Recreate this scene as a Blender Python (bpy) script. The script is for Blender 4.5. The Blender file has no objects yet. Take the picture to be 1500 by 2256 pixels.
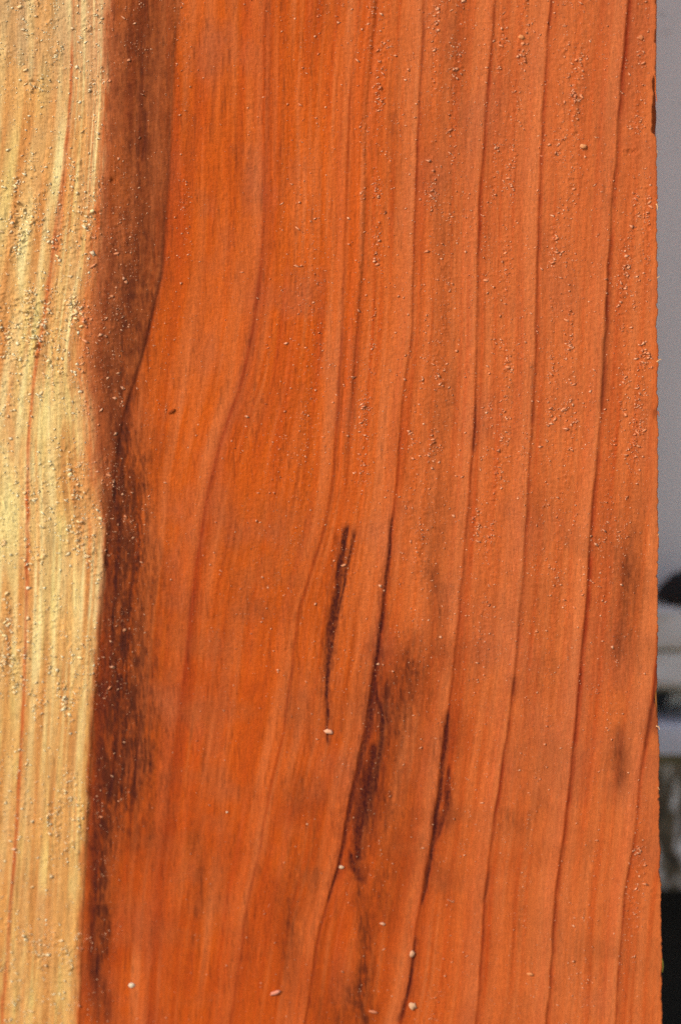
import bpy, bmesh, math, random
import numpy as np
from mathutils import Vector, Matrix

R = math.radians
U = 1e-4                      # one working unit on the board face = 0.1 mm
CZ = 0.46                     # height of the middle of the framed patch above the ground
sc = bpy.context.scene
col = sc.collection

# ------------------------------------------------------------------ camera
D = 0.50
yaw, pitch = R(5.0), R(6.0)
cam_d = bpy.data.cameras.new("camera")
cam = bpy.data.objects.new("camera", cam_d)
col.objects.link(cam)
sc.camera = cam
cam_d.sensor_fit = 'HORIZONTAL'
cam_d.sensor_width = 36
cam_d.lens = 120
cam_d.clip_start = 0.01
cam_d.clip_end = 200
centre = Vector((0, 0, CZ))
cdir = Vector((math.sin(yaw) * math.cos(pitch), -math.cos(yaw) * math.cos(pitch), math.sin(pitch)))
cam.location = centre + cdir * D
q = (-cdir).to_track_quat('-Z', 'Y')
cam.rotation_mode = 'QUATERNION'
cam.rotation_quaternion = q
MC = np.array(q.to_matrix())
CO = np.array(cam.location)
F = 120 / 36 * 1500


def at(px, py, Y=0.0):
    """world x, z where the sight line through a photograph pixel meets the plane y = Y"""
    px = np.asarray(px, float); py = np.asarray(py, float)
    d = np.stack([(px - 750) / F, -(py - 1128) / F, -np.ones_like(px)], -1) @ MC.T
    t = (Y - CO[1]) / d[..., 1]
    return CO[0] + t * d[..., 0], CO[2] + t * d[..., 2]


def B(px, py):
    """board-face coordinates (0.1 mm, u to the right, v DOWN the board)"""
    x, z = at(px, py)
    return x / U + 750, (CZ - z) / U + 1128


fx, fz = at(1180, 760)
cam_d.dof.use_dof = True
fp = Vector((float(fx), 0, float(fz)))
cam_d.dof.focus_distance = (fp - cam.location).dot(-cdir)
cam_d.dof.aperture_fstop = 120e-3 / 13.0e-3
cam_d.dof.aperture_blades = 7

# ------------------------------------------------------------------ light
SUN = Vector((-0.58, -0.66, 0.56)).normalized()      # towards the sun
elev = math.asin(SUN.z)
azim = math.atan2(SUN.x, SUN.y)
sl = bpy.data.lights.new("sun", 'SUN')
so = bpy.data.objects.new("sun", sl)
col.objects.link(so)
sl.energy = 3.05
sl.angle = R(0.53)
sl.color = (1.0, 0.93, 0.83)
so.rotation_euler = SUN.to_track_quat('Z', 'Y').to_euler()
w = bpy.data.worlds.new("World")
sc.world = w
w.use_nodes = True
nt = w.node_tree
sky = nt.nodes.new('ShaderNodeTexSky')
sky.sky_type = 'NISHITA'
sky.sun_disc = False
sky.sun_elevation = elev
sky.sun_rotation = azim
nt.links.new(sky.outputs[0], nt.nodes['Background'].inputs[0])
nt.nodes['Background'].inputs[1].default_value = 0.14
sc.view_settings.view_transform = 'Standard'
sc.view_settings.look = 'None'
sc.view_settings.exposure = 0.35
sc.view_settings.gamma = 1
sc.cycles.max_bounces = 6
sc.cycles.use_denoising = False


# ------------------------------------------------------------------ numpy noise
def _hash(ix, iy, s):
    h = (ix.astype(np.int64) * 374761393 + iy.astype(np.int64) * 668265263 + s * 1274126177) & 0xFFFFFFFF
    h = ((h ^ (h >> 13)) * 1103515245) & 0xFFFFFFFF
    h = ((h ^ (h >> 15)) * 2246822519) & 0xFFFFFFFF
    return ((h ^ (h >> 16)) & 0xFFFFFF).astype(np.float64) / 0xFFFFFF


def vn(x, y, s):
    x0 = np.floor(x); y0 = np.floor(y)
    a = x - x0; b = y - y0
    a = a * a * (3 - 2 * a); b = b * b * (3 - 2 * b)
    ix = x0.astype(np.int64); iy = y0.astype(np.int64)
    return ((_hash(ix, iy, s) * (1 - a) + _hash(ix + 1, iy, s) * a) * (1 - b)
            + (_hash(ix, iy + 1, s) * (1 - a) + _hash(ix + 1, iy + 1, s) * a) * b) * 2 - 1


def fbm(x, y, s, o=3, g=0.5):
    t = 0; a = 1; n = 0
    for k in range(o):
        t = t + a * vn(x * 2 ** k + 17.3 * k, y * 2 ** k - 9.1 * k, s + k * 31)
        n += a; a *= g
    return t / n


def sst(a, b, x):
    t = np.clip((x - a) / (b - a), 0, 1)
    return t * t * (3 - 2 * t)


def gauss(x, w):
    return np.exp(-(x / w) ** 2)


# ------------------------------------------------------------------ growth rings and stains, traced then laid on the board's own face
V = np.arange(-2600, 5200, 6.0)


def curve(pts, smooth=26):
    p = np.array(pts, float)
    u, v = B(p[:, 0], p[:, 1])
    # carry the line on beyond its ends
    m0 = (u[1] - u[0]) / (v[1] - v[0]); m1 = (u[-1] - u[-2]) / (v[-1] - v[-2])
    m0 = np.clip(m0, -.1, .1); m1 = np.clip(m1, -.1, .1)
    v = np.concatenate([[V[0]], v, [V[-1]]])
    u = np.concatenate([[u[0] + m0 * (V[0] - v[1])], u, [u[-1] + m1 * (V[-1] - v[-2])]])
    r = np.interp(V, v, u)
    k = np.exp(-0.5 * (np.arange(-15, 16) * 6 / smooth) ** 2); k /= k.sum()
    r = np.convolve(np.pad(r, 15, mode='edge'), k, 'valid')
    return r


L0 = curve([(160, 0), (160, 100), (157, 200), (150, 280), (135, 425), (115, 575), (95, 725), (82, 790), (73, 860), (62, 960), (60, 1102), (58, 1302), (53, 1504), (45, 1654), (37, 1829), (25, 1954), (15, 2104), (5, 2229)])
L1 = curve([(240, 0), (237, 200), (226, 375), (222, 500), (214, 600), (195, 690), (187, 760), (190, 830), (200, 900), (212, 1052), (236, 1162), (230, 1252), (218, 1402), (212, 1504), (207, 1554), (200, 1654), (192, 1804), (185, 1954), (180, 2079), (175, 2229)], 18)
L2 = curve([(397, 0), (386, 100), (378, 250), (373, 400), (364, 500), (357, 600), (342, 660), (322, 752), (300, 827), (275, 902), (260, 977), (250, 1077), (241, 1160), (234, 1252), (222, 1402), (216, 1504), (204, 1700)], 14)
L3 = curve([(582, 0), (580, 350), (582, 450), (575, 575), (560, 700), (550, 752), (530, 852), (500, 927), (470, 1027), (455, 1102), (435, 1227), (420, 1352), (405, 1504), (387, 1629), (370, 1804), (350, 1929), (340, 2054), (330, 2204)])
L4 = curve([(792, 0), (770, 200), (765, 350), (757, 600), (751, 752), (742, 927), (730, 1077), (710, 1177), (685, 1252), (655, 1352), (640, 1490), (620, 1629), (595, 1729), (565, 1904), (540, 2004), (530, 2104), (505, 2256)])
L6 = curve([(932, 0), (925, 150), (917, 300), (912, 500), (907, 700), (901, 775), (885, 877), (872, 1052), (862, 1152), (850, 1277), (832, 1427), (818, 1504), (800, 1629), (770, 1754), (750, 1884), (722, 1984), (700, 2054), (685, 2154), (670, 2256)])
L7 = curve([(1090, 0), (1077, 150), (1070, 250), (1055, 425), (1050, 650), (1050, 752), (1045, 902), (1037, 1027), (1022, 1202), (1010, 1352), (995, 1504), (980, 1604), (965, 1729), (952, 1829), (937, 1929), (920, 2004), (910, 2104), (895, 2204), (877, 2256)])
L8 = curve([(1212, 0), (1200, 150), (1192, 300), (1185, 450), (1180, 650), (1180, 752), (1172, 927), (1160, 1102), (1152, 1252), (1140, 1402), (1131, 1504), (1110, 1654), (1095, 1754), (1082, 1854), (1067, 1954), (1062, 2054), (1055, 2179), (1045, 2256)])
L9 = curve([(1382, 0), (1367, 175), (1357, 325), (1345, 475), (1335, 650), (1332, 752), (1322, 927), (1310, 1052), (1300, 1152), (1290, 1327), (1275, 1504), (1260, 1654), (1245, 1804), (1227, 1929), (1217, 2054), (1210, 2179), (1202, 2256)])
L10 = curve([(1560, 0), (1540, 500), (1490, 1000), (1447, 1402), (1437, 1529), (1422, 1629), (1405, 1729), (1395, 1854), (1375, 1954), (1365, 2079), (1355, 2256)])
L5 = curve([(828, 0), (815, 150), (805, 240), (803, 475), (797, 600), (783, 752), (775, 877), (765, 1002), (760, 1165), (742, 1280), (728, 1400), (721, 1500), (712, 1700), (690, 1850), (660, 2100), (640, 2256)])
LM = L0 - 330 - 10 * np.sin(V / 300)
guides = [LM - 300, LM, L0, L1, L3, L4, L6, L7, L8, L9, L10, L10 + 150]
GU = np.stack(guides, 0)
EDGE_P = [(1444, 0), (1445, 140), (1444, 160), (1437.5, 175), (1439, 215), (1434.5, 250), (1436, 270), (1434, 290), (1445, 300), (1447, 340), (1448, 500), (1448, 650), (1449, 760), (1449, 900), (1450, 1100), (1450, 1250),
          (1450, 1400), (1449, 1490), (1447, 1530), (1445, 1560), (1448, 1590), (1451, 1630), (1451, 1750), (1453, 1850), (1455, 1960), (1457, 2060), (1459, 2130), (1458, 2150), (1457, 2256)]
_e = np.array(EDGE_P, float)
_eu, _ev = B(_e[:, 0], _e[:, 1])
EDGE = np.interp(V, np.concatenate([[V[0]], _ev, [V[-1]]]), np.concatenate([[_eu[0]], _eu, [_eu[-1]]]))


def lin(c, v):
    return np.interp(v, V, c)


def gcoord(u, v):
    """growth coordinate: whole numbers on the ring lines, so every streak follows the grain"""
    g = np.full(u.shape, 0.0)
    prev = lin(GU[0], v)
    g = np.where(u < prev, (u - prev) / 300.0, g)
    for k in range(1, len(GU)):
        cur = lin(GU[k], v)
        f = (u - prev) / np.maximum(cur - prev, 8)
        g = np.where((u >= prev) & (u < cur), k - 1 + f, g)
        prev = cur
    g = np.where(u >= prev, len(GU) - 1 + (u - prev) / 150, g)
    return g


# streaks of dark resin / decay: (points, half width, darkness, raggedness)
STAINS = [
    ([(768, 1160), (757, 1195), (750, 1240), (746, 1290), (736, 1350), (727, 1410), (722, 1470), (719, 1560), (722, 1640)], [6, 9, 9, 9, 10, 10, 7, 4, 2], .95),
    ([(780, 1172), (776, 1200), (768, 1240), (758, 1290), (745, 1340), (733, 1400), (728, 1450)], [4, 4, 4, 3.5, 4, 5, 4], .9),
    ([(865, 1140), (862, 1180), (856, 1240), (849, 1300), (841, 1370), (832, 1430), (826, 1500), (818, 1570), (804, 1650), (783, 1730), (768, 1800), (755, 1870), (738, 1930), (724, 1985)], [2, 3, 4, 5, 6, 7, 9, 9, 7, 6, 6, 5, 4, 2], .85),
    ([(826, 1480), (832, 1540), (842, 1590), (843, 1630), (832, 1690), (825, 1750)], [4, 7, 7, 6, 10, 8], .85),
    ([(852, 1500), (852, 1560), (856, 1600)], [5, 6, 3], .6),
    ([(824, 1640), (817, 1700), (806, 1760), (797, 1800), (790, 1850), (786, 1900)], [10, 17, 23, 20, 15, 10], .88),
    ([(244, 1240), (232, 1402), (222, 1554), (216, 1654), (208, 1804), (206, 1954), (204, 2100), (214, 2256)], [10, 11, 12, 13, 12, 12, 12, 11], .5),
    ([(772, 1875), (780, 1910), (797, 1945)], [6, 12, 9], .85),
    ([(848, 1680), (845, 1740), (825, 1790), (816, 1850)], [3, 4, 4, 3], .5),
    ([(986, 1570), (984, 1610), (980, 1650), (973, 1700), (967, 1760), (960, 1820), (951, 1890), (940, 1940), (930, 1990)], [3, 6, 7, 5, 5, 6, 5, 4, 2], .9),
    ([(988, 1690), (986, 1740), (984, 1775), (972, 1815), (966, 1850)], [3, 8, 8, 8, 3], .8),
    ([(915, 2070), (908, 2140), (897, 2190), (880, 2250)], [3, 4, 4, 5], .75),
    ([(1133, 1490), (1130, 1530)], [3, 4], .55),
    ([(1078, 1930), (1064, 1990)], [3, 3], .5),
    ([(1172, 800), (1171, 930)], [2.5, 3], .35),
    ([(1048, 890), (1042, 990)], [2.5, 3], .5),
    ([(1340, 640), (1334, 760), (1325, 900)], [3, 5, 5], .4),
    ([(1398, 1160), (1388, 1220), (1378, 1290), (1374, 1380), (1360, 1450)], [5, 11, 14, 10, 8], .26),
    ([(1362, 1600), (1366, 1650), (1367, 1700), (1365, 1735)], [5, 9, 10, 4], .33),
    ([(1447, 1470), (1441, 1540), (1432, 1600), (1424, 1650)], [2, 3, 5, 2], .55),
    ([(322, 240), (320, 300), (316, 350)], [4, 4, 3], .45),
    ([(288, 180), (290, 260), (287, 330)], [5, 5, 3], .3),
    ([(306, 1600), (302, 1680), (295, 1765)], [2, 2.5, 2], .6),
    ([(262, 1590), (250, 1700), (240, 1760)], [3, 4, 3], .5),
    ([(238, 2190), (236, 2256)], [9, 9], .45),
    ([(1448, 895), (1443, 915)], [4, 5], .5),
    ([(803, 400), (802, 470), (798, 600), (786, 740), (772, 900), (765, 1000)], [3, 4, 4, 5, 5, 3], .15),
    ([(866, 250), (864, 300)], [3, 3], .35),
    ([(1277, 200), (1274, 250)], [3, 4], .3),
]
# soft brown clouds: (u, v, half width, half height, darkness)
CLOUDS = [
    (310, 90, 75, 170, .55), (300, 330, 80, 260, .5), (275, 620, 75, 200, .75), (262, 820, 55, 160, .85), (262, 950, 30, 110, .7),
    (278, 1100, 38, 140, .85), (262, 1220, 38, 130, .95), (262, 1420, 42, 140, .95), (255, 1560, 50, 110, .95), (300, 1170, 46, 160, .38), (296, 1400, 50, 160, .35),
    (245, 1720, 45, 120, .8), (300, 1640, 60, 130, .55), (330, 1720, 50, 140, .35), (222, 1900, 26, 130, .75), (215, 2080, 28, 140, .5), (300, 1850, 70, 90, .35),
    (960, 1170, 34, 170, .3), (955, 1330, 20, 120, .35), (970, 900, 28, 150, .25), (985, 560, 24, 260, .28), (1000, 90, 30, 170, .33), (990, 880, 14, 60, .3),
    (900, 1530, 60, 110, .42), (880, 1650, 60, 120, .3), (920, 1470, 50, 60, .25), (1010, 1640, 26, 90, .25), (880, 1800, 45, 80, .38), (850, 1960, 60, 90, .42),
    (800, 2150, 28, 150, .6), (790, 2010, 22, 80, .55), (780, 2230, 60, 60, .45), (985, 1810, 40, 60, .3), (1160, 1800, 70, 45, .28), (960, 1930, 60, 60, .25),
    (660, 1740, 34, 70, .35), (640, 1980, 36, 130, .42), (625, 2110, 22, 110, .4), (700, 1900, 20, 200, .3), (730, 2190, 60, 90, .35), (440, 1900, 22, 110, .35),
    (600, 1330, 120, 70, .18), (720, 1560, 120, 60, .12), (545, 1190, 70, 80, .15), (1000, 1470, 130, 60, .12), (1190, 1500, 50, 60, .15), (1180, 1120, 40, 40, .12),
    (1385, 1230, 34, 110, .35), (1375, 1380, 30, 120, .3), (1368, 1665, 24, 80, .5), (1384, 1270, 26, 70, .3), (315, 1100, 50, 130, .3), (330, 1500, 70, 160, .3), (300, 1260, 50, 100, .25), (222, 1800, 30, 120, .6), (224, 2000, 26, 120, .5), (226, 2180, 28, 110, .5), (350, 1270, 50, 110, .25), (820, 1760, 40, 110, .5), (860, 1560, 50, 90, .35), (1340, 400, 20, 200, .14), (1450, 1560, 16, 40, .3), (1290, 120, 24, 180, .12),
    (700, 40, 120, 70, .12), (880, 300, 20, 220, .15), (1100, 1560, 60, 60, .1), (340, 1000, 40, 60, .2), (1300, 2100, 40, 120, .12), (1150, 1990, 24, 80, .14),
]


def stainmap(u, v):
    out = np.zeros(u.shape)
    n1 = vn(u / 5.0, v / 26.0, 301) * .6 + vn(u / 2.5, v / 12.0, 302) * .4
    n2 = vn(u / 3.6 + v / 70, v / 34.0, 303) * .6 + vn(u / 6.0, v / 16.0, 304) * .4 + .35 * vn(u / 2.4, v / 6.0, 305)
    for i, (pts, wd, dk) in enumerate(STAINS):
        p = np.array(pts, float); wd = np.array(wd, float)
        pu, pv = B(p[:, 0], p[:, 1])
        m = (v > pv[0] - 20) & (v < pv[-1] + 20) & (u > pu.min() - 60) & (u < pu.max() + 60)
        if not m.any(): continue
        um, vm = u[m], v[m]
        c = np.interp(vm, pv, pu); ww = np.interp(vm, pv, wd)
        d = np.abs(um - c + 2.2 * vn(vm / 45.0, vm * 0, 400 + i)) / np.maximum(1.3 * ww * (1 + .5 * n1[m]), 1)
        e = sst(pv[0] - 14, pv[0] + 10, vm) * (1 - sst(pv[-1] - 10, pv[-1] + 14, vm))
        core = (1 - sst(.05, 1.5, d)) * (1 - .35 * np.clip(n2[m], 0, 1))
        halo = .62 * np.exp(-(d / 2.3) ** 2) * np.clip(.55 + n2[m] * .9, 0, 1)
        s = np.maximum(core, halo) * e * dk
        out[m] = np.maximum(out[m], s)
    return out


def cloudmap(u, v, g):
    out = np.zeros(u.shape)
    fib = vn(g * 26, v / 90.0, 311) * .3 + vn(u / 4.2 + vn(u / 40, v / 50, 315), v / 30.0, 312) * .55 + vn(u / 3.4 - v / 30, v / 9.0, 313) * .45 + fbm(u / 14, v / 24, 314) * .5
    wu = u + 18 * fbm(u / 70, v / 110, 320) ; wv = v + 60 * fbm(u / 60, v / 120, 321)
    for (cu, cv, hw, hh, dk) in CLOUDS:
        bu, bv = B(np.array(cu), np.array(cv))
        m = (np.abs(u - bu) < hw * 2.6 + 25) & (np.abs(v - bv) < hh * 2.6 + 70)
        if not m.any(): continue
        r = ((wu[m] - bu) / hw) ** 2 + ((wv[m] - bv) / hh) ** 2
        out[m] = 1 - (1 - out[m]) * (1 - dk * np.exp(-r * 1.1))
    out = np.clip(out * (1.0 + .4 * fib) + .25 * out * (1 - out) * fib * 2, 0, 1)
    return out


def srgb(c):
    c = np.array(c, float) / 255
    return np.where(c <= .04045, c / 12.92, ((c + .055) / 1.055) ** 2.4)


E_LIT = np.array([1.31, 1.2, 1.1]); E_ADD = np.array([.012, .014, .013])          # light that reaches the lit face, used only to turn picture colours into surface colours
def C(*c):
    return np.clip((srgb(c) - E_ADD) / E_LIT, .0015, .9)


def mix(a, b, t):
    return a * (1 - t[..., None]) + b * t[..., None]


RING_W = {2: (7, .7), 3: (3, 0), 4: (3.2, .62), 5: (3.0, .5), 6: (4.2, .8), 7: (4.2, .92), 8: (4.6, .95), 9: (6.0, 1.05), 10: (4.6, .92)}


def fields(u, v):
    g = gcoord(u, v)
    ph = g - np.floor(g)
    l1 = lin(L1, v); l2 = lin(L2, v); l3 = lin(L3, v); l4 = lin(L4, v); l5 = lin(L5, v)
    # sapwood / heartwood
    softw = 16 + 34 * (1 - sst(1050, 1180, v)) * sst(250, 700, v) + 10 * (1 - sst(0, 300, v))
    sap = 1 - sst(-softw, softw * .45, u - l1 + 5 * vn(u / 20, v / 60, 5) + (2.5 + .1 * softw) * vn(u / 4, v / 26, 6))
    return g, ph, l1, l2, l3, l4, l5, sap


def tone(u, v):
    g, ph, l1, l2, l3, l4, l5, sap = fields(u, v)
    fine = (vn(g * 62, v / 90.0, 11) * .5 + vn(g * 110, v / 35.0, 12) * .5) * (.55 + .45 * vn(u / 40, v / 60, 17))
    band = vn(g * 9, v / 420.0, 13)
    med = vn(g * 22, v / 240.0, 14)
    mott = fbm(u / 95, v / 130, 15, 4)
    speck = vn(u / 3.0, v / 4.0, 16)
    # heartwood, warm orange on the left and paler, pinker to the right
    heart = mix(C(204, 89, 30), C(207, 103, 52), sst(640, 1060, u + 60 * mott)[...])
    heart = mix(heart, C(200, 84, 30), np.clip(.55 * sst(1150, 1800, v) * (1 - sst(900, 1250, u)), 0, 1))
    heart = mix(heart, C(186, 72, 22), np.clip(.5 * band + .4 * med, 0, 1))
    heart = mix(heart, C(222, 120, 66), np.clip(-.35 * band - .35 * med, 0, .6))
    heart = mix(heart, C(180, 92, 56), np.clip(mott * 1.0 - .05, 0, .6))
    # paler, smoother late wood and a painted lit edge just left of each line
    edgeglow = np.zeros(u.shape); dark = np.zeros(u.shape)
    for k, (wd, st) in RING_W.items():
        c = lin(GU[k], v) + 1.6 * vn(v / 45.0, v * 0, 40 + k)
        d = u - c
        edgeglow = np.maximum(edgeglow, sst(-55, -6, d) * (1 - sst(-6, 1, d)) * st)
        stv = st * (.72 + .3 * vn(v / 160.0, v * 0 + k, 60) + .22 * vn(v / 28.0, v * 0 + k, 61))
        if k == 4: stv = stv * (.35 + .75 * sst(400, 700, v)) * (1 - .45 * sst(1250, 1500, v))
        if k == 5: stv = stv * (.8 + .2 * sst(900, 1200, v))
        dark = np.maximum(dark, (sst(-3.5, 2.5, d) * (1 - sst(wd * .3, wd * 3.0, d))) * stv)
        dark = np.maximum(dark, sst(0, 3, d) * np.exp(-np.maximum(d, 0) / 38) * .42 * stv)  # shade fading out right of each ring step, painted into the colour
    hl = (u > l1)
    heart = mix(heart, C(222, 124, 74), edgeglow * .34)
    # band between L4 and L5: rich orange strip
    strip = sst(0, 14, u - l4) * (1 - sst(-22, 0, u - l5)) * (1 - sst(1000, 1200, v))
    heart = mix(heart, C(214, 88, 28), strip * .55)
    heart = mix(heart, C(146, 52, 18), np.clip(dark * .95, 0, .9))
    # line strip right of L3 (soft dark orange)
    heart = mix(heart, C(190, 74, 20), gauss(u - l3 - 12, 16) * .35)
    # brown band between the sapwood and the dark line
    inb = sst(-6, 10, u - l1) * (1 - sst(-3, 2.5, u - l2))
    brown = mix(C(170, 88, 46), C(108, 54, 27), np.clip(.5 + .7 * med + .4 * band + .8 * fbm(u / 26, v / 40, 18) + .55 * vn(u / 5, v / 22, 19) + .5 * vn(u / 7 , v / 7, 20), 0, 1))
    brown = mix(brown, C(196, 106, 64), np.exp(-np.maximum(u - l1 + 6, 0) / (20 + 14 * gauss(v - 700, 380))) * .85 * (1 - sst(1000, 1150, v)))
    brown = mix(brown, C(176, 86, 38), np.clip(vn(g * 16, v / 200, 37) - .1, 0, .6) * (1 - sst(500, 800, v)))
    brown = mix(brown, C(166, 84, 46), gauss(u - l2 + 26, 24) * .6 * (1 - sst(420, 700, v)))
    heart = mix(heart, brown, inb * (.88 + .1 * fine))
    dl = gauss(u - l2, 5) * (1 - sst(1150, 1300, v))
    heart = mix(heart, C(84, 40, 22), dl * (.35 + .5 * sst(450, 700, v)))
    # sapwood
    sp = mix(C(228, 178, 106), C(221, 154, 92), np.clip(.45 + .8 * fbm(u / 60, v / 160, 21) + .25 * sst(1300, 1700, v), 0, 1))
    sp = mix(sp, C(234, 198, 116), np.clip(.15 + .9 * vn(g * 12, v / 190.0, 22) + .3 * fbm(u / 40, v / 90, 24), 0, .85))
    sp = mix(sp, C(216, 132, 66), np.clip(vn(g * 24, v / 260.0, 23) * 1.1 - .05 + .15 * sst(900, 1500, v), 0, .75))
    sp = mix(sp, C(203, 165, 118), (1 - sst(80, 240, v)) * .6)
    d0 = u - lin(L0, v)
    sp = mix(sp, C(226, 160, 112), gauss(d0 - 45, 40) * .35 * (1 - sst(100, 500, v)))
    w0 = 5 + 5 * (1 - sst(500, 950, v)) * sst(200, 500, v)
    sp = mix(sp, C(208, 96, 44), sst(-w0 * .8, -w0 * .2, d0) * (1 - sst(w0 * .5, w0 * 1.4, d0)) * (.72 + .2 * med))
    sp = mix(sp, C(222, 146, 82), sst(0, 3, d0) * np.exp(-np.maximum(d0, 0) / 18) * .5)
    dd = l1 - u
    sp = mix(sp, C(216, 128, 82), np.exp(-np.maximum(dd, 0) / (36 - 10 * sst(1100, 1200, v))) * .75 * (1 - sst(1350, 1600, v) * .7))
    sp = mix(sp, C(236, 178, 96), gauss(dd - 9, 10) * sst(1450, 1650, v) * (1 - sst(1900, 2100, v)) * .8)
    s1 = vn(g * 14 + .8 * vn(u / 50, v / 200, 25), v / 420.0, 26); s2 = vn(g * 31 + .5 * vn(u / 30, v / 90, 27), v / 230.0, 28); s3 = vn(g * 58, v / 120.0, 29)
    zone = .55 + .45 * np.clip(fbm(u / 140, v / 300, 30) * 2 + .5, 0, 1)
    sk = (.40 * s1 + .42 * s2 + .40 * s3) * zone * (1 - .5 * edgeglow) * (.72 - .38 * sst(700, 1000, u)) * (1 - .25 * sst(1000, 1300, v))
    heart = mix(heart, C(156, 66, 28), np.clip(sk * 1.15, 0, .6))
    heart = mix(heart, C(226, 124, 70), np.clip(-sk * .55, 0, .4))
    lowmid = sst(1450, 1950, v) * (1 - sst(620, 1000, u)) * sst(-.35, .5, fbm(u / 70, v / 160, 33))
    heart = mix(heart, C(176, 70, 26), lowmid * .45)
    skp = (.5 * vn(g * 15, v / 360.0, 34) + .5 * vn(g * 26, v / 180.0, 35))
    sp = mix(sp, C(196, 124, 66), np.clip(skp * 1.9 - .02, 0, .75) * (.55 + .45 * sst(300, 900, v)))
    sp = mix(sp, C(246, 216, 146), np.clip(-skp * 1.3 - .1, 0, .7) * (1 - .6 * sst(1400, 1800, v)))
    sp = mix(sp, C(245, 214, 138), gauss(v - 1000, 420) * np.clip(.2 + .6 * fbm(u / 50, v / 150, 38), 0, .6))
    sp = mix(sp, C(206, 154, 100), np.clip(.36 * (1 - sst(120, 360, v)) + .2 * fbm(u / 60, v / 60, 39), 0, .6))
    sp = mix(sp, C(208, 142, 76), sst(1350, 1750, v) * (.28 + .25 * fbm(u / 40, v / 120, 36)))
    sp = mix(sp, C(226, 156, 84), np.clip(fbm(u / 30, v / 110, 42) * 1.2, 0, .5))
    w0 = 5.5 + 5 * gauss(v - 620, 200)
    d0b = d0 + 2 * vn(v / 30, v * 0, 43)
    sp = mix(sp, C(208, 104, 54), sst(-w0 * 1.1, -w0 * .1, d0b) * (1 - sst(w0 * .2, w0 * 1.6, d0b)) * np.clip(.62 + .35 * med + .35 * vn(v / 45, v * 0, 48), .2, .95))
    patch = np.clip(fbm(u / 110, v / 75, 44, 4) * 1.5 - .05, 0, .8) * (.35 + .65 * sst(950, 1300, v))
    heart = mix(heart, C(172, 88, 48), patch * .5)
    heart = mix(heart, C(212, 110, 62), .2 * sst(850, 1200, u) * (1 - sst(500, 1100, v)) * (1 - dark))  # salmon sheen over the upper right, painted as colour
    patch2 = np.clip(fbm(u / 100, v / 95, 45, 4) * 1.5 - .1, 0, .8) * sst(1150, 1500, v)
    heart = mix(heart, C(170, 68, 30), patch2 * (.55 - .3 * sst(900, 1200, u)))
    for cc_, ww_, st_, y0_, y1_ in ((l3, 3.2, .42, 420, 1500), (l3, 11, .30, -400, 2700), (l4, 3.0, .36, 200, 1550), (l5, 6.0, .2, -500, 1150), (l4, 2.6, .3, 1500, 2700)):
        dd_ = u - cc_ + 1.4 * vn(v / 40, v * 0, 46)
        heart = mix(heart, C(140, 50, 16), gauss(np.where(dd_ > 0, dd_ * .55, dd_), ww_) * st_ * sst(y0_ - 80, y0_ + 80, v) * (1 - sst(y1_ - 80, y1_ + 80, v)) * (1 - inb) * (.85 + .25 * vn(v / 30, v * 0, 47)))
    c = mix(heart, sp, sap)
    # stains
    cl = cloudmap(u, v, g) * (1 - sap * .96)
    cl = cl * np.where(inb > .5, .75, 1)
    c = mix(c, C(100, 49, 20), np.clip(cl * .95, 0, .9))
    c = mix(c, C(48, 26, 12), np.clip(cl - .5, 0, 1) * 1.3 * (.6 + .6 * np.clip(med + fine, -.6, 1)))
    st = stainmap(u, v)
    c = mix(c, C(66, 34, 20), np.clip(st * (1 + .3 * fine + .25 * speck), 0, .93))
    # fibres and fine specks
    k = 1 + .12 * fine * (1 + .6 * sap) + .05 * med + .05 * speck
    # short hair-like fibre marks
    fm = vn(u / 2.8 + .4 * vn(u / 30, v / 40, 73), v / 34.0, 71); fm2 = vn(u / 3.4 + v / 60, v / 18.0, 72)
    k = k * (1 - (.28 - .14 * sst(600, 900, u)) * sst(.3, .8, fm) * (.4 + .6 * (fm2 > 0)))
    return np.clip(c * k[..., None], .002, .92), sap, st, cl, g


def rough_rows(v, s):
    """the saw left torn patches in rows across the soft wood"""
    r = 0
    for c, h, a in [(155, 26, .7), (420, 60, .45), (520, 90, .8), (700, 70, .9), (800, 60, .8), (880, 34, .7), (1060, 60, .8), (1160, 40, .8), (1215, 26, .7),
                    (1420, 60, .55), (1530, 42, .8), (1800, 70, .6), (1930, 30, .45), (2115, 26, .8), (2230, 20, .5), (60, 40, .4), (-200, 300, .6), (2600, 400, .5)]:
        r = np.maximum(r, a * gauss(v - c, h))
    return r


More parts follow.
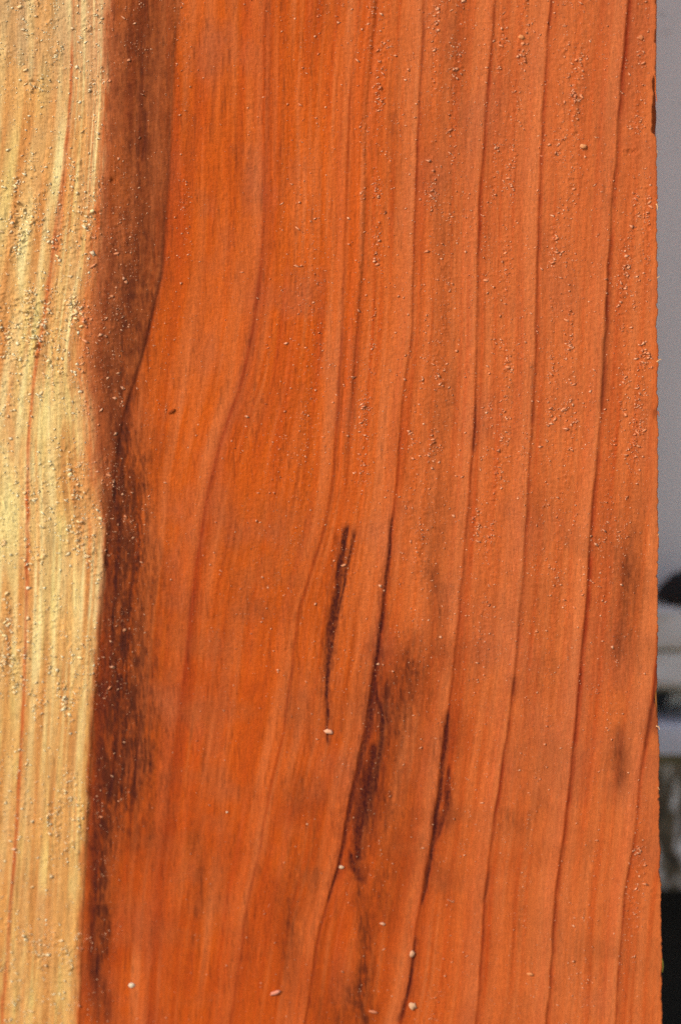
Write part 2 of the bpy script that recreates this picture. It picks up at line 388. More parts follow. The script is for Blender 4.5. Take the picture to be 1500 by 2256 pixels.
def nubfield(u, v, g):
    """how likely torn fibres are: rows down the soft early wood of each ring"""
    ph = g - np.floor(g)
    k = np.floor(g).astype(int)
    sap = (k <= 2).astype(float)
    row = np.maximum(gauss(ph - .5 - .08 * vn(v / 300, v * 0 + k, 90), .09), .6 * gauss(ph - .24 - .05 * vn(v / 200, v * 0 + k, 94), .07)) * 1.15 + .16
    top = 1 - sst(900, 1500, v)
    rightw = sst(650, 1000, u)
    h = row * (.22 + .78 * top) * (.25 + .75 * rightw) * (1 - .6 * ((k == 3) & (ph > .55)))
    cl = .3 + 1.1 * np.clip(fbm(u / 32, v / 70, 91, 3) + .2, 0, 1) * 1.6
    h = h * cl
    h = np.maximum(h, .5 * gauss(u - lin(L4, v) + 62, 26) * gauss(v - 850, 450))
    h = np.maximum(h, .55 * sst(.3, .8, ph) * (k == 9) * gauss(v - 300, 600))
    h = np.maximum(h, .8 * (k >= 10) * gauss(v - 1920, 160))
    rr = rough_rows(v + 60 * vn(u / 34, v / 200, 92) + 20 * vn(u / 9, v / 40, 93), 0)
    h = h * (1 - sap) + sap * (.18 + .95 * rr) * (.45 + .6 * cl)
    h = np.maximum(h, .8 * (1 - sst(40, 80, np.abs(u - lin(L1, v) - 25))) * rr * (1 - sap))
    return np.clip(h, 0, 1.3)


def height(u, v, sap, g, st):
    """relief of the sawn face in 0.1 mm"""
    h = np.zeros(u.shape)
    for k, (wd, s) in RING_W.items():
        if k in (3,): continue
        c = lin(GU[k], v) + 1.6 * vn(v / 45.0, v * 0, 40 + k)
        d = u - c
        a = {2: .6, 4: .12, 5: .25, 6: .75, 7: .85, 8: .85, 9: 1.2, 10: .9}[k]
        h += a * sst(-46, -3, d) * (1 - sst(-2.5, 3.5, d))
        h -= a * .8 * sst(-1, 5, d) * np.exp(-np.maximum(d - 5, 0) / 24)
    # step at the sapwood line, sharper low down; groove along L2
    d = u - lin(L1, v)
    a = .7 + .9 * sst(1080, 1200, v)
    h += a * sst(-40, -3, d) * (1 - sst(-2.5, 3.5, d)) - a * .5 * sst(-1, 4, d) * np.exp(-np.maximum(d - 4, 0) / 26)
    d = u - lin(L2, v)
    h += (1 - sst(1100, 1250, v)) * ((.3 + .6 * sst(450, 700, v)) * (1.0 * sst(-22, -2, d) * (1 - sst(-2, 4, d)) - 1.0 * gauss(d - 2, 5)))
    d = u - lin(L5, v)
    h += (1 - sst(1000, 1150, v)) * (1.2 * sst(-22, -2, d) * (1 - sst(-2, 3, d)) - .8 * gauss(d - 3, 6))
    nf = nubfield(u, v, g)
    # broad undulation, fibre ribs, saw roughness
    h += 3.0 * fbm(u / 160, v / 330, 101, 2)
    h += .30 * vn(g * 26, v / 120.0, 102) + .26 * vn(u / 4.6 + 2 * vn(u / 60, v / 90, 123), v / 42.0, 103)
    h += sap * .5 * vn(g * 22, v / 160.0, 104)
    topf = 1 - sst(1300, 1900, v) * .55
    h += (.38 + .6 * nf) * topf * vn(u / 6.5 + vn(u / 20, v / 20, 121), v / 3.6, 105) + (.22 + .35 * nf) * topf * vn(u / 3.6, v / 3.6, 122)
    h += .3 * (.4 + nf) * topf * vn(u / 9, v / 6, 106)
    # torn clumps
    w = u / 8.0 + 1.2 * vn(u / 14, v / 12, 107), v / 5.5 + 1.2 * vn(u / 12, v / 13, 108)
    b = np.clip(fbm(w[0], w[1], 109, 2) - .28 + .12 * nf, 0, 1)
    h += b * 4.6 * nf * (.6 + 1.2 * sap)
    b2 = np.clip(fbm(u / 22, v / 11, 110, 2) - .15, 0, 1) * sap * nf
    h += b2 * 5.0
    # small tear with a pit near the right edge
    bu, bv = B(np.array(1388.), np.array(337.))
    r = np.hypot((u - bu) / 12, (v - bv) / 9)
    r = r + .5 * vn(u / 5, v / 5, 124); h -= 3 * np.exp(-r ** 2 * 2.2); h += 1.6 * np.exp(-((r - 1.35) / .3) ** 2) * (v < bv + 4)
    bu, bv = B(np.array(248.), np.array(398.))
    r = np.hypot((u - bu) / 7, (v - bv) / 6)
    h -= 5 * np.exp(-r ** 2 * 1.5)
    # stains are slightly sunken resin checks
    h -= st * 1.6
    return h


# ------------------------------------------------------------------ materials
def mat(name):
    m = bpy.data.materials.new(name); m.use_nodes = True
    n = m.node_tree; return m, n, n.nodes['Principled BSDF']


def nd(n, t, **k):
    o = n.nodes.new(t)
    for a, b in k.items():
        if a in o.inputs: o.inputs[a].default_value = b
        else: setattr(o, a, b)
    return o


def wood_material(name, bump=1.0, gain=1.0):
    m, n, p = mat(name)
    at_ = nd(n, 'ShaderNodeAttribute', attribute_name='wood')
    tc = nd(n, 'ShaderNodeTexCoord')
    mp = nd(n, 'ShaderNodeMapping'); mp.inputs['Scale'].default_value = (5200, 5200, 700)
    n.links.new(tc.outputs['Object'], mp.inputs[0])
    f1 = nd(n, 'ShaderNodeTexNoise'); f1.inputs['Scale'].default_value = 1; f1.inputs['Detail'].default_value = 3
    n.links.new(mp.outputs[0], f1.inputs['Vector'])
    mp2 = nd(n, 'ShaderNodeMapping'); mp2.inputs['Scale'].default_value = (3600, 3600, 4600)
    n.links.new(tc.outputs['Object'], mp2.inputs[0])
    f2 = nd(n, 'ShaderNodeTexNoise'); f2.inputs['Scale'].default_value = 1; f2.inputs['Detail'].default_value = 4; f2.inputs['Roughness'].default_value = .65
    n.links.new(mp2.outputs[0], f2.inputs['Vector'])
    mr = nd(n, 'ShaderNodeMapRange'); mr.inputs[1].default_value = .3; mr.inputs[2].default_value = .7; mr.inputs[3].default_value = .84 * gain; mr.inputs[4].default_value = 1.14 * gain
    n.links.new(f1.outputs[0], mr.inputs[0])
    mr2 = nd(n, 'ShaderNodeMapRange'); mr2.inputs[1].default_value = .3; mr2.inputs[2].default_value = .7; mr2.inputs[3].default_value = .88; mr2.inputs[4].default_value = 1.12
    n.links.new(f2.outputs[0], mr2.inputs[0])
    mm = nd(n, 'ShaderNodeMath', operation='MULTIPLY')
    n.links.new(mr.outputs[0], mm.inputs[0]); n.links.new(mr2.outputs[0], mm.inputs[1])
    vm = nd(n, 'ShaderNodeVectorMath', operation='SCALE')
    n.links.new(at_.outputs['Color'], vm.inputs[0]); n.links.new(mm.outputs[0], vm.inputs['Scale'])
    n.links.new(vm.outputs[0], p.inputs['Base Color'])
    add = nd(n, 'ShaderNodeMath', operation='MULTIPLY_ADD'); add.inputs[1].default_value = .35
    n.links.new(f1.outputs[0], add.inputs[0]); n.links.new(f2.outputs[0], add.inputs[2])
    bp = nd(n, 'ShaderNodeBump'); bp.inputs['Strength'].default_value = .55 * bump; bp.inputs['Distance'].default_value = 2.2e-4
    n.links.new(add.outputs[0], bp.inputs['Height']); n.links.new(bp.outputs[0], p.inputs['Normal'])
    p.inputs['Roughness'].default_value = .72
    p.inputs['Specular IOR Level'].default_value = .12
    return m


M_WOOD = wood_material('sawn_cedar')
M_FIB = wood_material('torn_cedar_fibre', .5, 1.0)


def simple(name, c, rough=.8, var=.15, scale=60, bump=.2, dist=.001, c2=None, stretch=(1, 1, 1), lo=.35, hi=.65):
    m, n, p = mat(name)
    tc = nd(n, 'ShaderNodeTexCoord'); mp = nd(n, 'ShaderNodeMapping'); mp.inputs['Scale'].default_value = stretch
    n.links.new(tc.outputs['Object'], mp.inputs[0])
    f = nd(n, 'ShaderNodeTexNoise'); f.inputs['Scale'].default_value = scale; f.inputs['Detail'].default_value = 6; f.inputs['Roughness'].default_value = .6
    n.links.new(mp.outputs[0], f.inputs['Vector'])
    cr = nd(n, 'ShaderNodeValToRGB')
    c = np.array(c, float); c2 = np.array(c2 if c2 is not None else c * (1 - var))
    cr.color_ramp.elements[0].position = lo; cr.color_ramp.elements[1].position = hi
    cr.color_ramp.elements[0].color = (*c2, 1); cr.color_ramp.elements[1].color = (*c, 1)
    n.links.new(f.outputs[0], cr.inputs[0]); n.links.new(cr.outputs[0], p.inputs['Base Color'])
    b = nd(n, 'ShaderNodeBump'); b.inputs['Strength'].default_value = bump; b.inputs['Distance'].default_value = dist
    n.links.new(f.outputs[0], b.inputs['Height']); n.links.new(b.outputs[0], p.inputs['Normal'])
    p.inputs['Roughness'].default_value = rough
    return m


# ------------------------------------------------------------------ object helpers
def link(name, me, parent=None, label=None, cat=None, group=None, kind=None):
    o = bpy.data.objects.new(name, me); col.objects.link(o)
    if parent: o.parent = parent
    if label: o['label'] = label
    if cat: o['category'] = cat
    if group: o['group'] = group
    if kind: o['kind'] = kind
    return o


def npmesh(name, co, faces, material, smooth=True, color=None):
    me = bpy.data.meshes.new(name)
    nf, k = faces.shape
    me.vertices.add(len(co)); me.vertices.foreach_set('co', co.astype(np.float32).ravel())
    me.loops.add(nf * k); me.loops.foreach_set('vertex_index', faces.astype(np.int32).ravel())
    me.polygons.add(nf); me.polygons.foreach_set('loop_start', np.arange(0, nf * k, k, dtype=np.int32))
    me.polygons.foreach_set('use_smooth', np.full(nf, smooth))
    if color is not None:
        a = me.attributes.new('wood', 'FLOAT_COLOR', 'POINT')
        a.data.foreach_set('color', np.concatenate([color, np.ones((len(color), 1))], 1).astype(np.float32).ravel())
    me.materials.append(material)
    me.update(calc_edges=True)
    return me


def world(u, v, h=0.0):
    return np.stack([(u - 750) * U, -np.asarray(h) * U + 0 * u, CZ - (v - 1128) * U], -1)


# ------------------------------------------------------------------ the board
EDGE0 = float(np.interp(1128, V, EDGE))
xs = np.concatenate([np.linspace(-1450, -160, 44)[:-1], np.linspace(-160, -20, 24)[:-1], np.arange(-20, EDGE0 - 3.2, 1.8), [EDGE0 - 2.4, EDGE0 - 1.2, EDGE0 - .3, EDGE0, EDGE0, EDGE0, EDGE0, EDGE0]])
hx = np.zeros(len(xs)); hx[-7:] = [-.35, -1.2, -2.4, -12, -60, -160, -220]     # the arris rolls over into the sawn edge
vbot = CZ / U + 1128
ys = np.concatenate([np.linspace(-2400, -60, 90)[:-1], np.arange(-60, 2320, 2.0), np.linspace(2320, vbot, 110)[1:]])
nx, ny = len(xs), len(ys)
Ug, Vg = np.meshgrid(xs, ys)
edgewob = 1.0 * vn(Vg[:, :1] / 9.0, Vg[:, :1] * 0, 77) + .8 * vn(Vg[:, :1] / 3.5, Vg[:, :1] * 0, 78) + 1.8 * vn(Vg[:, :1] / 34.0, Vg[:, :1] * 0, 76) - 3.5 * sst(.55, .9, vn(Vg[:, :1] / 16.0, Vg[:, :1] * 0, 75))
shift = np.interp(ys, V, EDGE)[:, None] + edgewob - EDGE0
Ug = Ug + shift * sst(EDGE0 - 60, EDGE0 - 3, Ug) ** 1.5
uf, vf = Ug.ravel(), Vg.ravel()
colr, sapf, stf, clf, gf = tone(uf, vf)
hf = height(uf, vf, sapf, gf, stf)
near = np.repeat((1 - sst(EDGE0 - 26, EDGE0 - 4, xs))[None, :], ny, 0).ravel()
hf = hf * (.25 + .75 * near)
side = np.repeat((hx < -5)[None, :], ny, 0).ravel()
hf = np.where(side, 1.5 * vn(vf / 14, np.repeat(hx[None, :], ny, 0).ravel() / 9, 79) * 0, hf) + np.repeat(hx[None, :], ny, 0).ravel()
co = world(uf, vf, hf)
idx = np.arange(nx * ny).reshape(ny, nx)
F0 = np.stack([idx[:-1, :-1], idx[1:, :-1], idx[1:, 1:], idx[:-1, 1:]], -1).reshape(-1, 4)
# back and the remaining three edges
TH = 220
bl = [idx[0, 0], idx[-1, 0], idx[-1, -1], idx[0, -1]]
extra = world(np.array([xs[0], xs[0]]), np.array([ys[0], ys[-1]]), -TH)
n0 = len(co)
co = np.concatenate([co, extra]); colr2 = np.concatenate([colr, np.tile(C(190, 100, 55), (2, 1))])
me = npmesh('board', co, F0, M_WOOD, True, colr2)
bm = bmesh.new()
board = link('wooden_board', me, None, 'upright rough-sawn softwood board with yellow sapwood on its left and orange heartwood on its right', 'board')
# closing faces as a part-free second pass (long polygons along the rims)
bm.free()
def rim(vs, name_):
    return vs
tri = []
top = idx[0, :]; bot = idx[-1, :]; left = idx[:, 0]; right = idx[:, -1]
for k in range(nx - 1):
    tri.append((n0, top[k], top[k + 1])); tri.append((n0 + 1, bot[k + 1], bot[k]))
for k in range(ny - 1):
    tri.append((n0, left[k + 1], left[k]))
tri.append((n0, n0 + 1, left[-1])); tri.append((n0, top[-1], right[-1])); tri.append((n0, right[-1], n0 + 1))
for k in range(ny - 2):
    pass
tri = np.array(tri)
used = np.unique(tri); remap = {int(a): i for i, a in enumerate(used)}
tri2 = np.vectorize(lambda a: remap[int(a)])(tri)
mb = npmesh('back', co[used], tri2, M_WOOD, False, colr2[used])
link('back_and_ends', mb, board)

# ------------------------------------------------------------------ torn fibres
rng = np.random.default_rng(7)
NC = 210000
cu = rng.uniform(-60, EDGE0 - 16, NC); cv = rng.uniform(-60, 2320, NC)
cg = gcoord(cu, cv)
pr = nubfield(cu, cv, cg)
veil = .08 * (.3 + .7 * sst(500, 900, cu)) * (1 - .7 * sst(1300, 1900, cv))
pr = veil + pr * (.25 + 1.5 * np.clip(fbm(cu / 16, cv / 22, 201, 2) + .1, 0, 1))
keep = (rng.random(NC) < pr * .85) & (cu < np.interp(cv, V, EDGE) - 13)
cu, cv, cg = cu[keep], cv[keep], cg[keep]
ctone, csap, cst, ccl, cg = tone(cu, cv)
ch = height(cu, cv, csap, cg, cst)
size = np.exp(rng.normal(math.log(1.12), .42, len(cu))) * (1 + .22 * csap) * (.8 + .5 * nubfield(cu, cv, cg))
size = np.clip(size, .55, 3.6)
size = np.where(rng.random(len(cu)) < .35, rng.uniform(.5, .85, len(cu)), size)
print('fibres', len(cu), 'big', (size > 3.6).sum())
order = np.argsort(-size)
big = order[:150]; rest = order[150:]
# octahedral shards, all different
base = np.array([[1, 0, 0], [0, 1, 0], [-1, 0, 0], [0, -1, 0], [0, 0, 1], [0, 0, -1]], float)
of = np.array([[0, 1, 4], [1, 2, 4], [2, 3, 4], [3, 0, 4], [1, 0, 5], [2, 1, 5], [3, 2, 5], [0, 3, 5]])
n = len(rest)
P = np.tile(base[None], (n, 1, 1)) * (1 + .45 * rng.normal(size=(n, 6, 1))) + .22 * rng.normal(size=(n, 6, 3))
s = size[rest]
P[:, :, 0] *= (s * rng.uniform(.8, 2.0, n))[:, None]
P[:, :, 1] *= (s * rng.uniform(.55, 1.0, n))[:, None]
P[:, 4, 1] += rng.uniform(0, .9, n) * s
P[:, :, 2] *= (s * rng.uniform(.45, .95, n))[:, None]
a = rng.uniform(-.8, .8, n)
ca, sa = np.cos(a)[:, None], np.sin(a)[:, None]
X = P[:, :, 0] * ca - P[:, :, 1] * sa; Y = P[:, :, 0] * sa + P[:, :, 1] * ca
hh = P[:, :, 2] + ch[rest][:, None] + .35 * s[:, None]
cc = world((cu[rest][:, None] + X).ravel(), (cv[rest][:, None] + Y).ravel(), hh.ravel())
ff = (of[None] + 6 * np.arange(n)[:, None, None]).reshape(-1, 3)
# world() flips an axis, so turn the faces over
lift = rng.uniform(1.0, 1.35, n)[:, None]
fc = ctone[rest] * lift
fc = np.clip(mix(fc, np.where(csap[rest][:, None] > .5, C(255, 238, 190), C(255, 184, 136)), .28 + .5 * rng.random(n)), 0, .9)
mf = npmesh('torn_fibres', cc, ff[:, ::-1], M_FIB, True, np.repeat(fc, 6, 0))
link('torn_fibres', mf, board, 'fine torn wood fibres standing up along the rings', kind='stuff')

# the largest tufts one by one
def lump(seed, flat=.7):
    r = np.random.default_rng(seed)
    bmx = bmesh.new(); bmesh.ops.create_icosphere(bmx, subdivisions=2, radius=1)
    c = np.array([x.co[:] for x in bmx.verts]); f = np.array([[x.index for x in fa.verts] for fa in bmx.faces]); bmx.free()
    dirs = r.normal(size=(9, 3)); dirs /= np.linalg.norm(dirs, axis=1)[:, None]
    k = 1 + sum(.22 * r.normal() * np.clip(c @ d, 0, 1)[:, None] ** 2 for d in dirs) + .13 * r.normal(size=(len(c), 1)) + .08 * r.normal(size=c.shape)
    c = c * k; c[:, 1] *= flat
    return c, f


def lump_mesh(name, seed, colour, flat=.7, size=1, stretch=(1, 1, 1), material=None):
    c, f = lump(seed, flat)
    c = c * size * U * np.array(stretch)
    return npmesh(name, c, f, material or M_FIB, True, np.tile(colour, (len(c), 1)))


tuft_meshes = {}
for j, i in enumerate(big):
    c0 = np.clip(mix(ctone[i][None] * 1.15, C(250, 220, 160) if csap[i] > .5 else C(245, 165, 115), np.array([.5]))[0], 0, .9)
    key = (j % 30)
    mname = 'fibre_tuft'
    if csap[i] > .5: key = ('s', j % 9)
    elif ctone[i][0] < .3: key = ('d', j % 5)
    else: key = ('h', j % 12)
    if key not in tuft_meshes:
        tuft_meshes[key] = lump_mesh('fibre_tuft', 900 + len(tuft_meshes), c0, .6, 1.0)
    o = link('fibre_tuft', tuft_meshes[key], board)
    p = world(np.array([cu[i]]), np.array([cv[i]]), np.array([ch[i] + .3 * size[i]]))[0]
    o.location = p
    s_ = size[i] * .95
    o.scale = (s_ * rng.uniform(.9, 1.8), s_, s_ * rng.uniform(.5, .9))
    o.rotation_euler = (0, rng.uniform(-.8, .8), 0)


# hairs and splinters on the right edge
def strand(name, pts, r0, r1, colour, parent, label=None):
    """a tapering bent sliver through (px, py, lift) points"""
    ring = 6; co_ = []; f_ = []
    m_ = len(pts)
    P_ = []
    for px, py, l in pts:
        u_, v_ = B(np.array(float(px)), np.array(float(py)))
        P_.append(Vector(world(u_, v_, np.array(float(l))).tolist()))
    for k in range(m_):
        t = (P_[min(k + 1, m_ - 1)] - P_[max(k - 1, 0)]).normalized()
        a_ = t.cross(Vector((0, 1, 0))).normalized(); b_ = t.cross(a_)
        rr = (r0 + (r1 - r0) * k / (m_ - 1)) * U
        for q_ in range(ring):
            an = 2 * math.pi * q_ / ring
            co_.append(P_[k] + a_ * math.cos(an) * rr + b_ * math.sin(an) * rr * .6)
    for k in range(m_ - 1):
        for q_ in range(ring):
            f_.append((k * ring + q_, k * ring + (q_ + 1) % ring, (k + 1) * ring + (q_ + 1) % ring, (k + 1) * ring + q_))
    return link(name, npmesh(name, np.array([x[:] for x in co_]), np.array(f_), M_FIB, True, np.tile(colour, (len(co_), 1))), parent, label)


PALE = C(235, 175, 120); ORG = C(205, 100, 50); DKB = C(92, 48, 26)
for pts, r0, r1, c_ in [
    ([(1447, 797, 0), (1450, 794, 1), (1454, 791, 2), (1457, 792, 2)], 1.6, .5, PALE),
    ([(1447, 612, -1), (1450, 610, 0), (1453, 608, 0)], 1.1, .4, PALE),
    ([(1446, 448, 0), (1448, 454, 1), (1448, 462, 1)], 1.8, .8, PALE),
    ([(1447, 330, 0), (1449, 336, 0)], 1.0, .4, PALE),
    ([(1455, 2108, -2), (1459, 2118, -2), (1461, 2132, -3), (1459, 2145, -3)], 2.2, .8, C(120, 110, 50)),
    ([(1445, 1600, 0), (1451, 1602, 1), (1453, 1608, 1)], 1.6, .6, PALE),
    ([(1449, 1180, 0), (1452, 1176, 0)], 1.0, .4, PALE),
    ([(1449, 905, 0), (1451, 912, 0), (1452, 918, 0)], 1.2, .4, ORG),
    ([(1449, 1735, 0), (1453, 1741, 0)], 1.0, .4, PALE),
]:
    strand('edge_hair', pts, r0, r1, c_, board)
# two lifted slivers over the torn notch near the top of the right edge
strand('splinter', [(1441, 152, -2), (1444, 175, -1), (1443.5, 200, -1), (1446, 214, 0), (1447, 222, 0)], 1.4, .9, ORG, board, 'thin splinter lifting away from the notched edge')
strand('splinter', [(1439, 232, -4), (1443.5, 245, -3), (1444, 265, -3), (1441, 285, -3), (1438, 298, -2)], 2.2, 1.2, DKB, board, 'dark splinter lying along the notched edge')
strand('splinter', [(1443, 1500, -3), (1445, 1540, -2), (1447, 1580, -3), (1448, 1600, -3)], 2.4, 1.4, C(150, 90, 45), board, 'brown splinter at the chipped lower edge')

# ------------------------------------------------------------------ loose crumbs, each its own thing
CR = [
    ((291, 2171), 5.2, (1.15, 1, .95), C(236, 206, 168), 'tiny cream sawdust crumb stuck alone on the orange wood near the lower left'),
    ((607, 2188), 6.5, (2.0, 1, .8), C(226, 140, 108), 'flat pink sliver of sawdust lying level on the wood near the bottom'),
    ((908, 2101), 5.5, (1.0, 1, 1.25), C(222, 160, 118), 'tiny pale crumb sitting on a dark ring line low on the board'),
    ((909, 2218), 7.0, (1.1, 1, 1.5), C(220, 162, 118), 'pale oval crumb of sawdust at the foot of a dark ring line'),
    ((380, 905), 4.5, (1.7, 1, .8), C(150, 70, 35), 'small brown wood flake lying slanted on smooth orange wood'),
    ((724, 1612), 6.5, (1.3, 1, .8), C(236, 165, 125), 'pale crumb at the lower tip of the short black streak'),
    ((753, 1911), 4.0, (1.2, 1, .9), C(226, 180, 140), 'minute pale crumb beside the dark arrow-shaped stain'),
    ((843, 2036), 4.0, (1.3, 1, .8), C(226, 160, 120), 'minute pale crumb on brown cloudy wood low on the board'),
    ((1167, 2147), 4.5, (1.6, 1, .7), C(226, 140, 85), 'small orange crumb between two ring lines near the bottom'),
    ((822, 2230), 5.5, (2.0, 1, .8), C(216, 130, 90), 'flat pinkish crumb in the dark patch at the bottom'),
    ((1412, 82), 5.2, (1.0, 1, 1.2), C(214, 122, 74), 'orange crumb near the top of the right edge'),
    ((1285, 321), 5.5, (1.2, 1, .9), C(230, 148, 92), 'largest pale crumb in the row of torn fibres at upper right'),
    ((1148, 81), 5.0, (1.3, 1, .9), C(226, 140, 84), 'pale crumb on a ring near the top of the board'),
    ((500, 1790), 2.6, (1.0, 1, 1), C(230, 190, 150), 'speck of pale dust on smooth orange wood'),
]
for n_, ((px, py), sz, stv, c_, lab) in enumerate(CR):
    u_, v_ = B(np.array([px]), np.array([py]))
    tt, ss, st_, _, gg = tone(u_, v_)
    hgt = height(u_, v_, ss, gg, st_)[0]
    o = link('sawdust_crumb', lump_mesh('sawdust_crumb', 500 + n_, c_, .55, sz, stv), None, lab, 'crumb', 'loose crumbs of sawdust clinging to the board')
    o.location = world(u_, v_, np.array([hgt + sz * .38]))[0]
    o.rotation_euler = (0, (-.45 if n_ in (1, 4, 3) else .2), 0)

# ------------------------------------------------------------------ what stands behind, at the right
def extr(name, prof, x0, x1, m, parent=None, nseg=40, wob=0.0, **k):
    """a (y, z) profile carried from x0 to x1, its face slightly uneven"""
    prof = np.array(prof); npf = len(prof)
    xs_ = np.linspace(x0, x1, nseg)
    c_ = []
    for i_, x_ in enumerate(xs_):
        for j_, (y_, z_) in enumerate(prof):
            dz = wob * float(vn(np.array(x_ * 60.), np.array(j_ * 3.1), 55)); dy = wob * float(vn(np.array(x_ * 45.), np.array(j_ * 2.3), 56))
            c_.append((x_, y_ + dy, z_ + dz))
    f_ = []
    for i_ in range(nseg - 1):
        for j_ in range(npf):
            a_, b_ = i_ * npf + j_, i_ * npf + (j_ + 1) % npf
            f_.append((a_, b_, b_ + npf, a_ + npf))
    me_ = bpy.data.meshes.new(name)
    f_.append(tuple(range(npf - 1, -1, -1))); f_.append(tuple((nseg - 1) * npf + j_ for j_ in range(npf)))
    me_.from_pydata(c_, [], f_); me_.materials.append(m); me_.update()
    bmx = bmesh.new(); bmx.from_mesh(me_); bmesh.ops.recalc_face_normals(bmx, faces=bmx.faces); bmx.to_mesh(me_); bmx.free()
    return link(name, me_, parent, **k)


def zz(py, Y): return float(at(1475, py, Y)[1])


M_WALL = simple('grey_wall_paint', (.89, .83, .74), .6, c2=(.80, .745, .66), scale=38, bump=.25, dist=.0006, stretch=(1, 1, .25))
M_WHITE = simple('aged_white_paint', (.90, .86, .77), .5, c2=(.60, .52, .40), scale=70, bump=.3, dist=.0008, stretch=(.5, 1, 2), lo=.3, hi=.6)
M_WHITE2 = simple('cool_white_paint', (.74, .73, .76), .5, c2=(.50, .47, .44), scale=70, bump=.3, dist=.0008)
M_OCHRE = simple('mossy_ochre_dirt', (.30, .24, .12), .9, c2=(.10, .09, .04), scale=240, bump=.5, dist=.001)
M_DARK = simple('gap_shade_blue_black', (.035, .037, .048), .5, c2=(.018, .018, .022), scale=90)  # blue-black colour stands in for the shade of the gap
M_VOID = simple('recess_shade_black', (.010, .0085, .0075), .95, c2=(.005, .0045, .004), scale=60, bump=.6, dist=.004)  # near-black colour stands for the shade inside the recess
M_LEAF = simple('dead_leaf', (.022, .017, .013), .85, c2=(.010, .008, .006), scale=160, bump=.5, dist=.001)
M_GROUND = simple('pale_paving', (.42, .38, .32), .95, c2=(.33, .30, .25), scale=9, bump=.6, dist=.01)  # unseen ground, kept pale to bounce warm light onto the wall
# weathered timber: peeling whitish paint on dark wet brown wood
m, n, p = mat('peeling_timber')
tc = nd(n, 'ShaderNodeTexCoord'); mp = nd(n, 'ShaderNodeMapping'); mp.inputs['Scale'].default_value = (260, 60, 75)
n.links.new(tc.outputs['Object'], mp.inputs[0])
f = nd(n, 'ShaderNodeTexNoise'); f.inputs['Scale'].default_value = 1; f.inputs['Detail'].default_value = 5; f.inputs['Roughness'].default_value = .6; f.inputs['Distortion'].default_value = .6
n.links.new(mp.outputs[0], f.inputs['Vector'])
cr = nd(n, 'ShaderNodeValToRGB'); e = cr.color_ramp.elements
e[0].position = .36; e[0].color = (.022, .015, .009, 1); e[1].position = .62; e[1].color = (.85, .82, .76, 1)
k_ = cr.color_ramp.elements.new(.52); k_.color = (.15, .11, .055, 1)
n.links.new(f.outputs[0], cr.inputs[0]); n.links.new(cr.outputs[0], p.inputs['Base Color'])
b = nd(n, 'ShaderNodeBump'); b.inputs['Strength'].default_value = .6; b.inputs['Distance'].default_value = .001
n.links.new(f.outputs[0], b.inputs['Height']); n.links.new(b.outputs[0], p.inputs['Normal']); p.inputs['Roughness'].default_value = .75
M_PEEL = m

X0, X1 = -0.30, 0.55
YW = 0.125
zl = zz(1336, .105)
wall = extr('painted_wall', [(YW, zl - .03), (YW, CZ + .9), (YW + .05, CZ + .9), (YW + .05, zl - .03)], X0, X1, M_WALL, nseg=60, wob=.0003,
            label='plain grey painted wall behind the right edge of the board, above the white sill', cat='wall')
for px, py, s_ in [(1460, 28, 3.2), (1449, 70, 2.2), (1467, 70, 2.4), (1474, 69, 2.0), (1492, 225, 1.8), (1488, 36, 1.4)]:
    x_, z_ = at(px, py, YW - .0004)
    o = link('paint_chip', lump_mesh('paint_chip', int(px + py), np.array([.04, .035, .03]), .35, s_, (1.2, 1, .8)), wall)
    o.location = (float(x_), YW - .0004, float(z_))
Yf = .105      # face of the sill
z0, z1, z2, z3 = zz(1340, Yf), zz(1432, Yf), zz(1440, Yf), zz(1522, Yf)
sill = link('window_sill', None, None, 'off-white painted wooden sill with a dirty seam, between grey wall and dark gap', 'sill')
extr('nosing', [(YW, z0 + .001), (Yf + .002, z0), (Yf, z0 - .0015), (Yf, z1 + .001), (Yf + .0015, z1), (YW, z1)], X0, X1, M_WHITE, sill, wob=.0004)
extr('dirt_seam', [(YW, z1), (Yf + .002, z1), (Yf + .002, z2), (YW, z2)], X0, X1, M_OCHRE, sill, wob=.0002)
extr('apron', [(YW, z2), (Yf + .002, z2), (Yf + .001, z2 - .001), (Yf + .001, z3 + .002), (Yf + .003, z3), (YW, z3)], X0, X1, M_WHITE, sill, wob=.0004)
extr('dirt_seam', [(YW, z3), (Yf + .003, z3), (Yf + .003, z3 - .0008), (YW, z3 - .0008)], X0, X1, M_OCHRE, sill, wob=.0002)
extr('gap_filler', [(YW + .03, z3 - .0009), (Yf + .02, z3 - .0009), (Yf + .02, zz(1597, Yf)), (YW + .03, zz(1597, Yf))], X0, X1, M_DARK, wob=.0003,
     label='blue-black recessed rail in the gap between the two pale ledges, its colour painting the shade there', cat='filler')
ledge = link('lower_ledge', None, None, 'narrow cool white ledge with a mossy lower lip, under the dark gap', 'ledge')
z4, z5, z6 = zz(1597, Yf - .005), zz(1662, Yf - .005), zz(1690, Yf - .005)
extr('ledge_board', [(YW + .03, z4), (Yf - .004, z4), (Yf - .005, z4 - .001), (Yf - .005, z5), (YW + .03, z5)], X0, X1, M_WHITE2, ledge, wob=.0004)
extr('mossy_lip', [(YW + .03, z5), (Yf - .0045, z5), (Yf - .003, z6), (YW + .03, z6)], X0, X1, M_OCHRE, ledge, wob=.0006)
z7 = zz(1962, Yf + .01)
extr('weathered_timber', [(YW + .02, z6 - .0003), (Yf + .01, z6 - .0003), (Yf + .01, z7), (YW + .02, z7)], X0, X1, M_PEEL, wob=.0012,
     label='dark brown weathered timber with peeling whitish paint, below the mossy ledge', cat='timber')
extr('recess_wall', [(.34, 0), (.34, z6), (.38, z6), (.38, 0)], X0, X1, M_VOID, label='recess wall painted near-black as shade under the weathered timber at the bottom right', cat='wall')
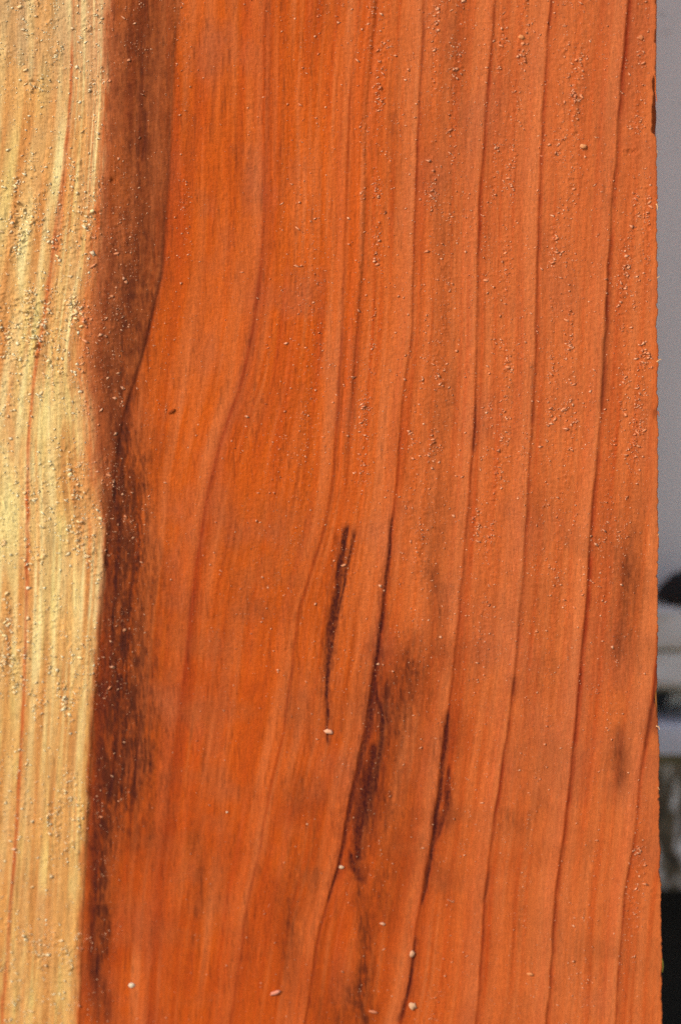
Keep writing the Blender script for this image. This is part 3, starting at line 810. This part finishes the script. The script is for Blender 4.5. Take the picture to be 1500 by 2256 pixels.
extr('recess_floor_slab', [(.13, z7 - .0), (.13, z7 + .01), (.34, z7 + .01), (.34, z7 - .0)], X0, X1, M_VOID, label='underside painted near-black as shade, closing the hollow above', cat='slab')
# dark dead leaves heaped on the sill
heap = link('dead_leaf', None, None, 'near-black crumpled dead leaf lying on the white sill', 'leaf')
def leafmesh(seed, L, W, curl):
    c_ = []; f_ = []; nn, mm_ = 15, 9
    r = np.random.default_rng(seed); ph_ = r.uniform(0, 6, 4)
    for i_ in range(nn):
        t = i_ / (nn - 1); ww = W * (math.sin(math.pi * min(1, t * 1.02 + .02)) ** .7) * (1 + .12 * math.sin(t * 17 + ph_[0]))
        for j_ in range(mm_):
            s_ = j_ / (mm_ - 1) * 2 - 1
            x_ = (t - .5) * L; y_ = s_ * ww
            z_ = curl * W * (1 - s_ * s_) * 1.1 + .10 * W * math.sin(s_ * 6 + t * 9 + ph_[1])
            z_ = z_ * (.15 + .85 * math.sin(math.pi * t) ** .8) + (.12 * W if i_ in (4, 9) else 0)
            c_.append((x_, y_, z_))
    for i_ in range(nn - 1):
        for j_ in range(mm_ - 1):
            a_ = i_ * mm_ + j_; f_.append((a_, a_ + 1, a_ + mm_ + 1, a_ + mm_))
    me_ = bpy.data.meshes.new('leaf_blade'); me_.from_pydata(c_, [], f_); me_.materials.append(M_LEAF); me_.update()
    for pl in me_.polygons: pl.use_smooth = True
    return me_
lx, lz = at(1512, 1336, .112)
lb = link('leaf_blade', leafmesh(3, .0165, .0062, 1.15), heap); mo = lb.modifiers.new('t', 'SOLIDIFY'); mo.thickness = .0004
st = link('stem', npmesh('stem', np.array([[-.008, 0, .0008], [-.008, .0006, .0008], [.012, 0, .001], [.012, .0006, .001], [-.008, .0003, .0014], [.012, .0003, .0016]]),
          np.array([[0, 2, 5], [0, 5, 4], [1, 4, 5], [1, 5, 3], [0, 1, 3], [0, 3, 2]]), M_LEAF, False), heap)
heap.location = (float(lx), .112, z0 + .0012)

# ground
gm = bpy.data.meshes.new('ground'); gm.from_pydata([(-30, -30, 0), (30, -30, 0), (30, 30, 0), (-30, 30, 0)], [], [(0, 1, 2, 3)]); gm.materials.append(M_GROUND)
link('ground', gm, kind='structure')
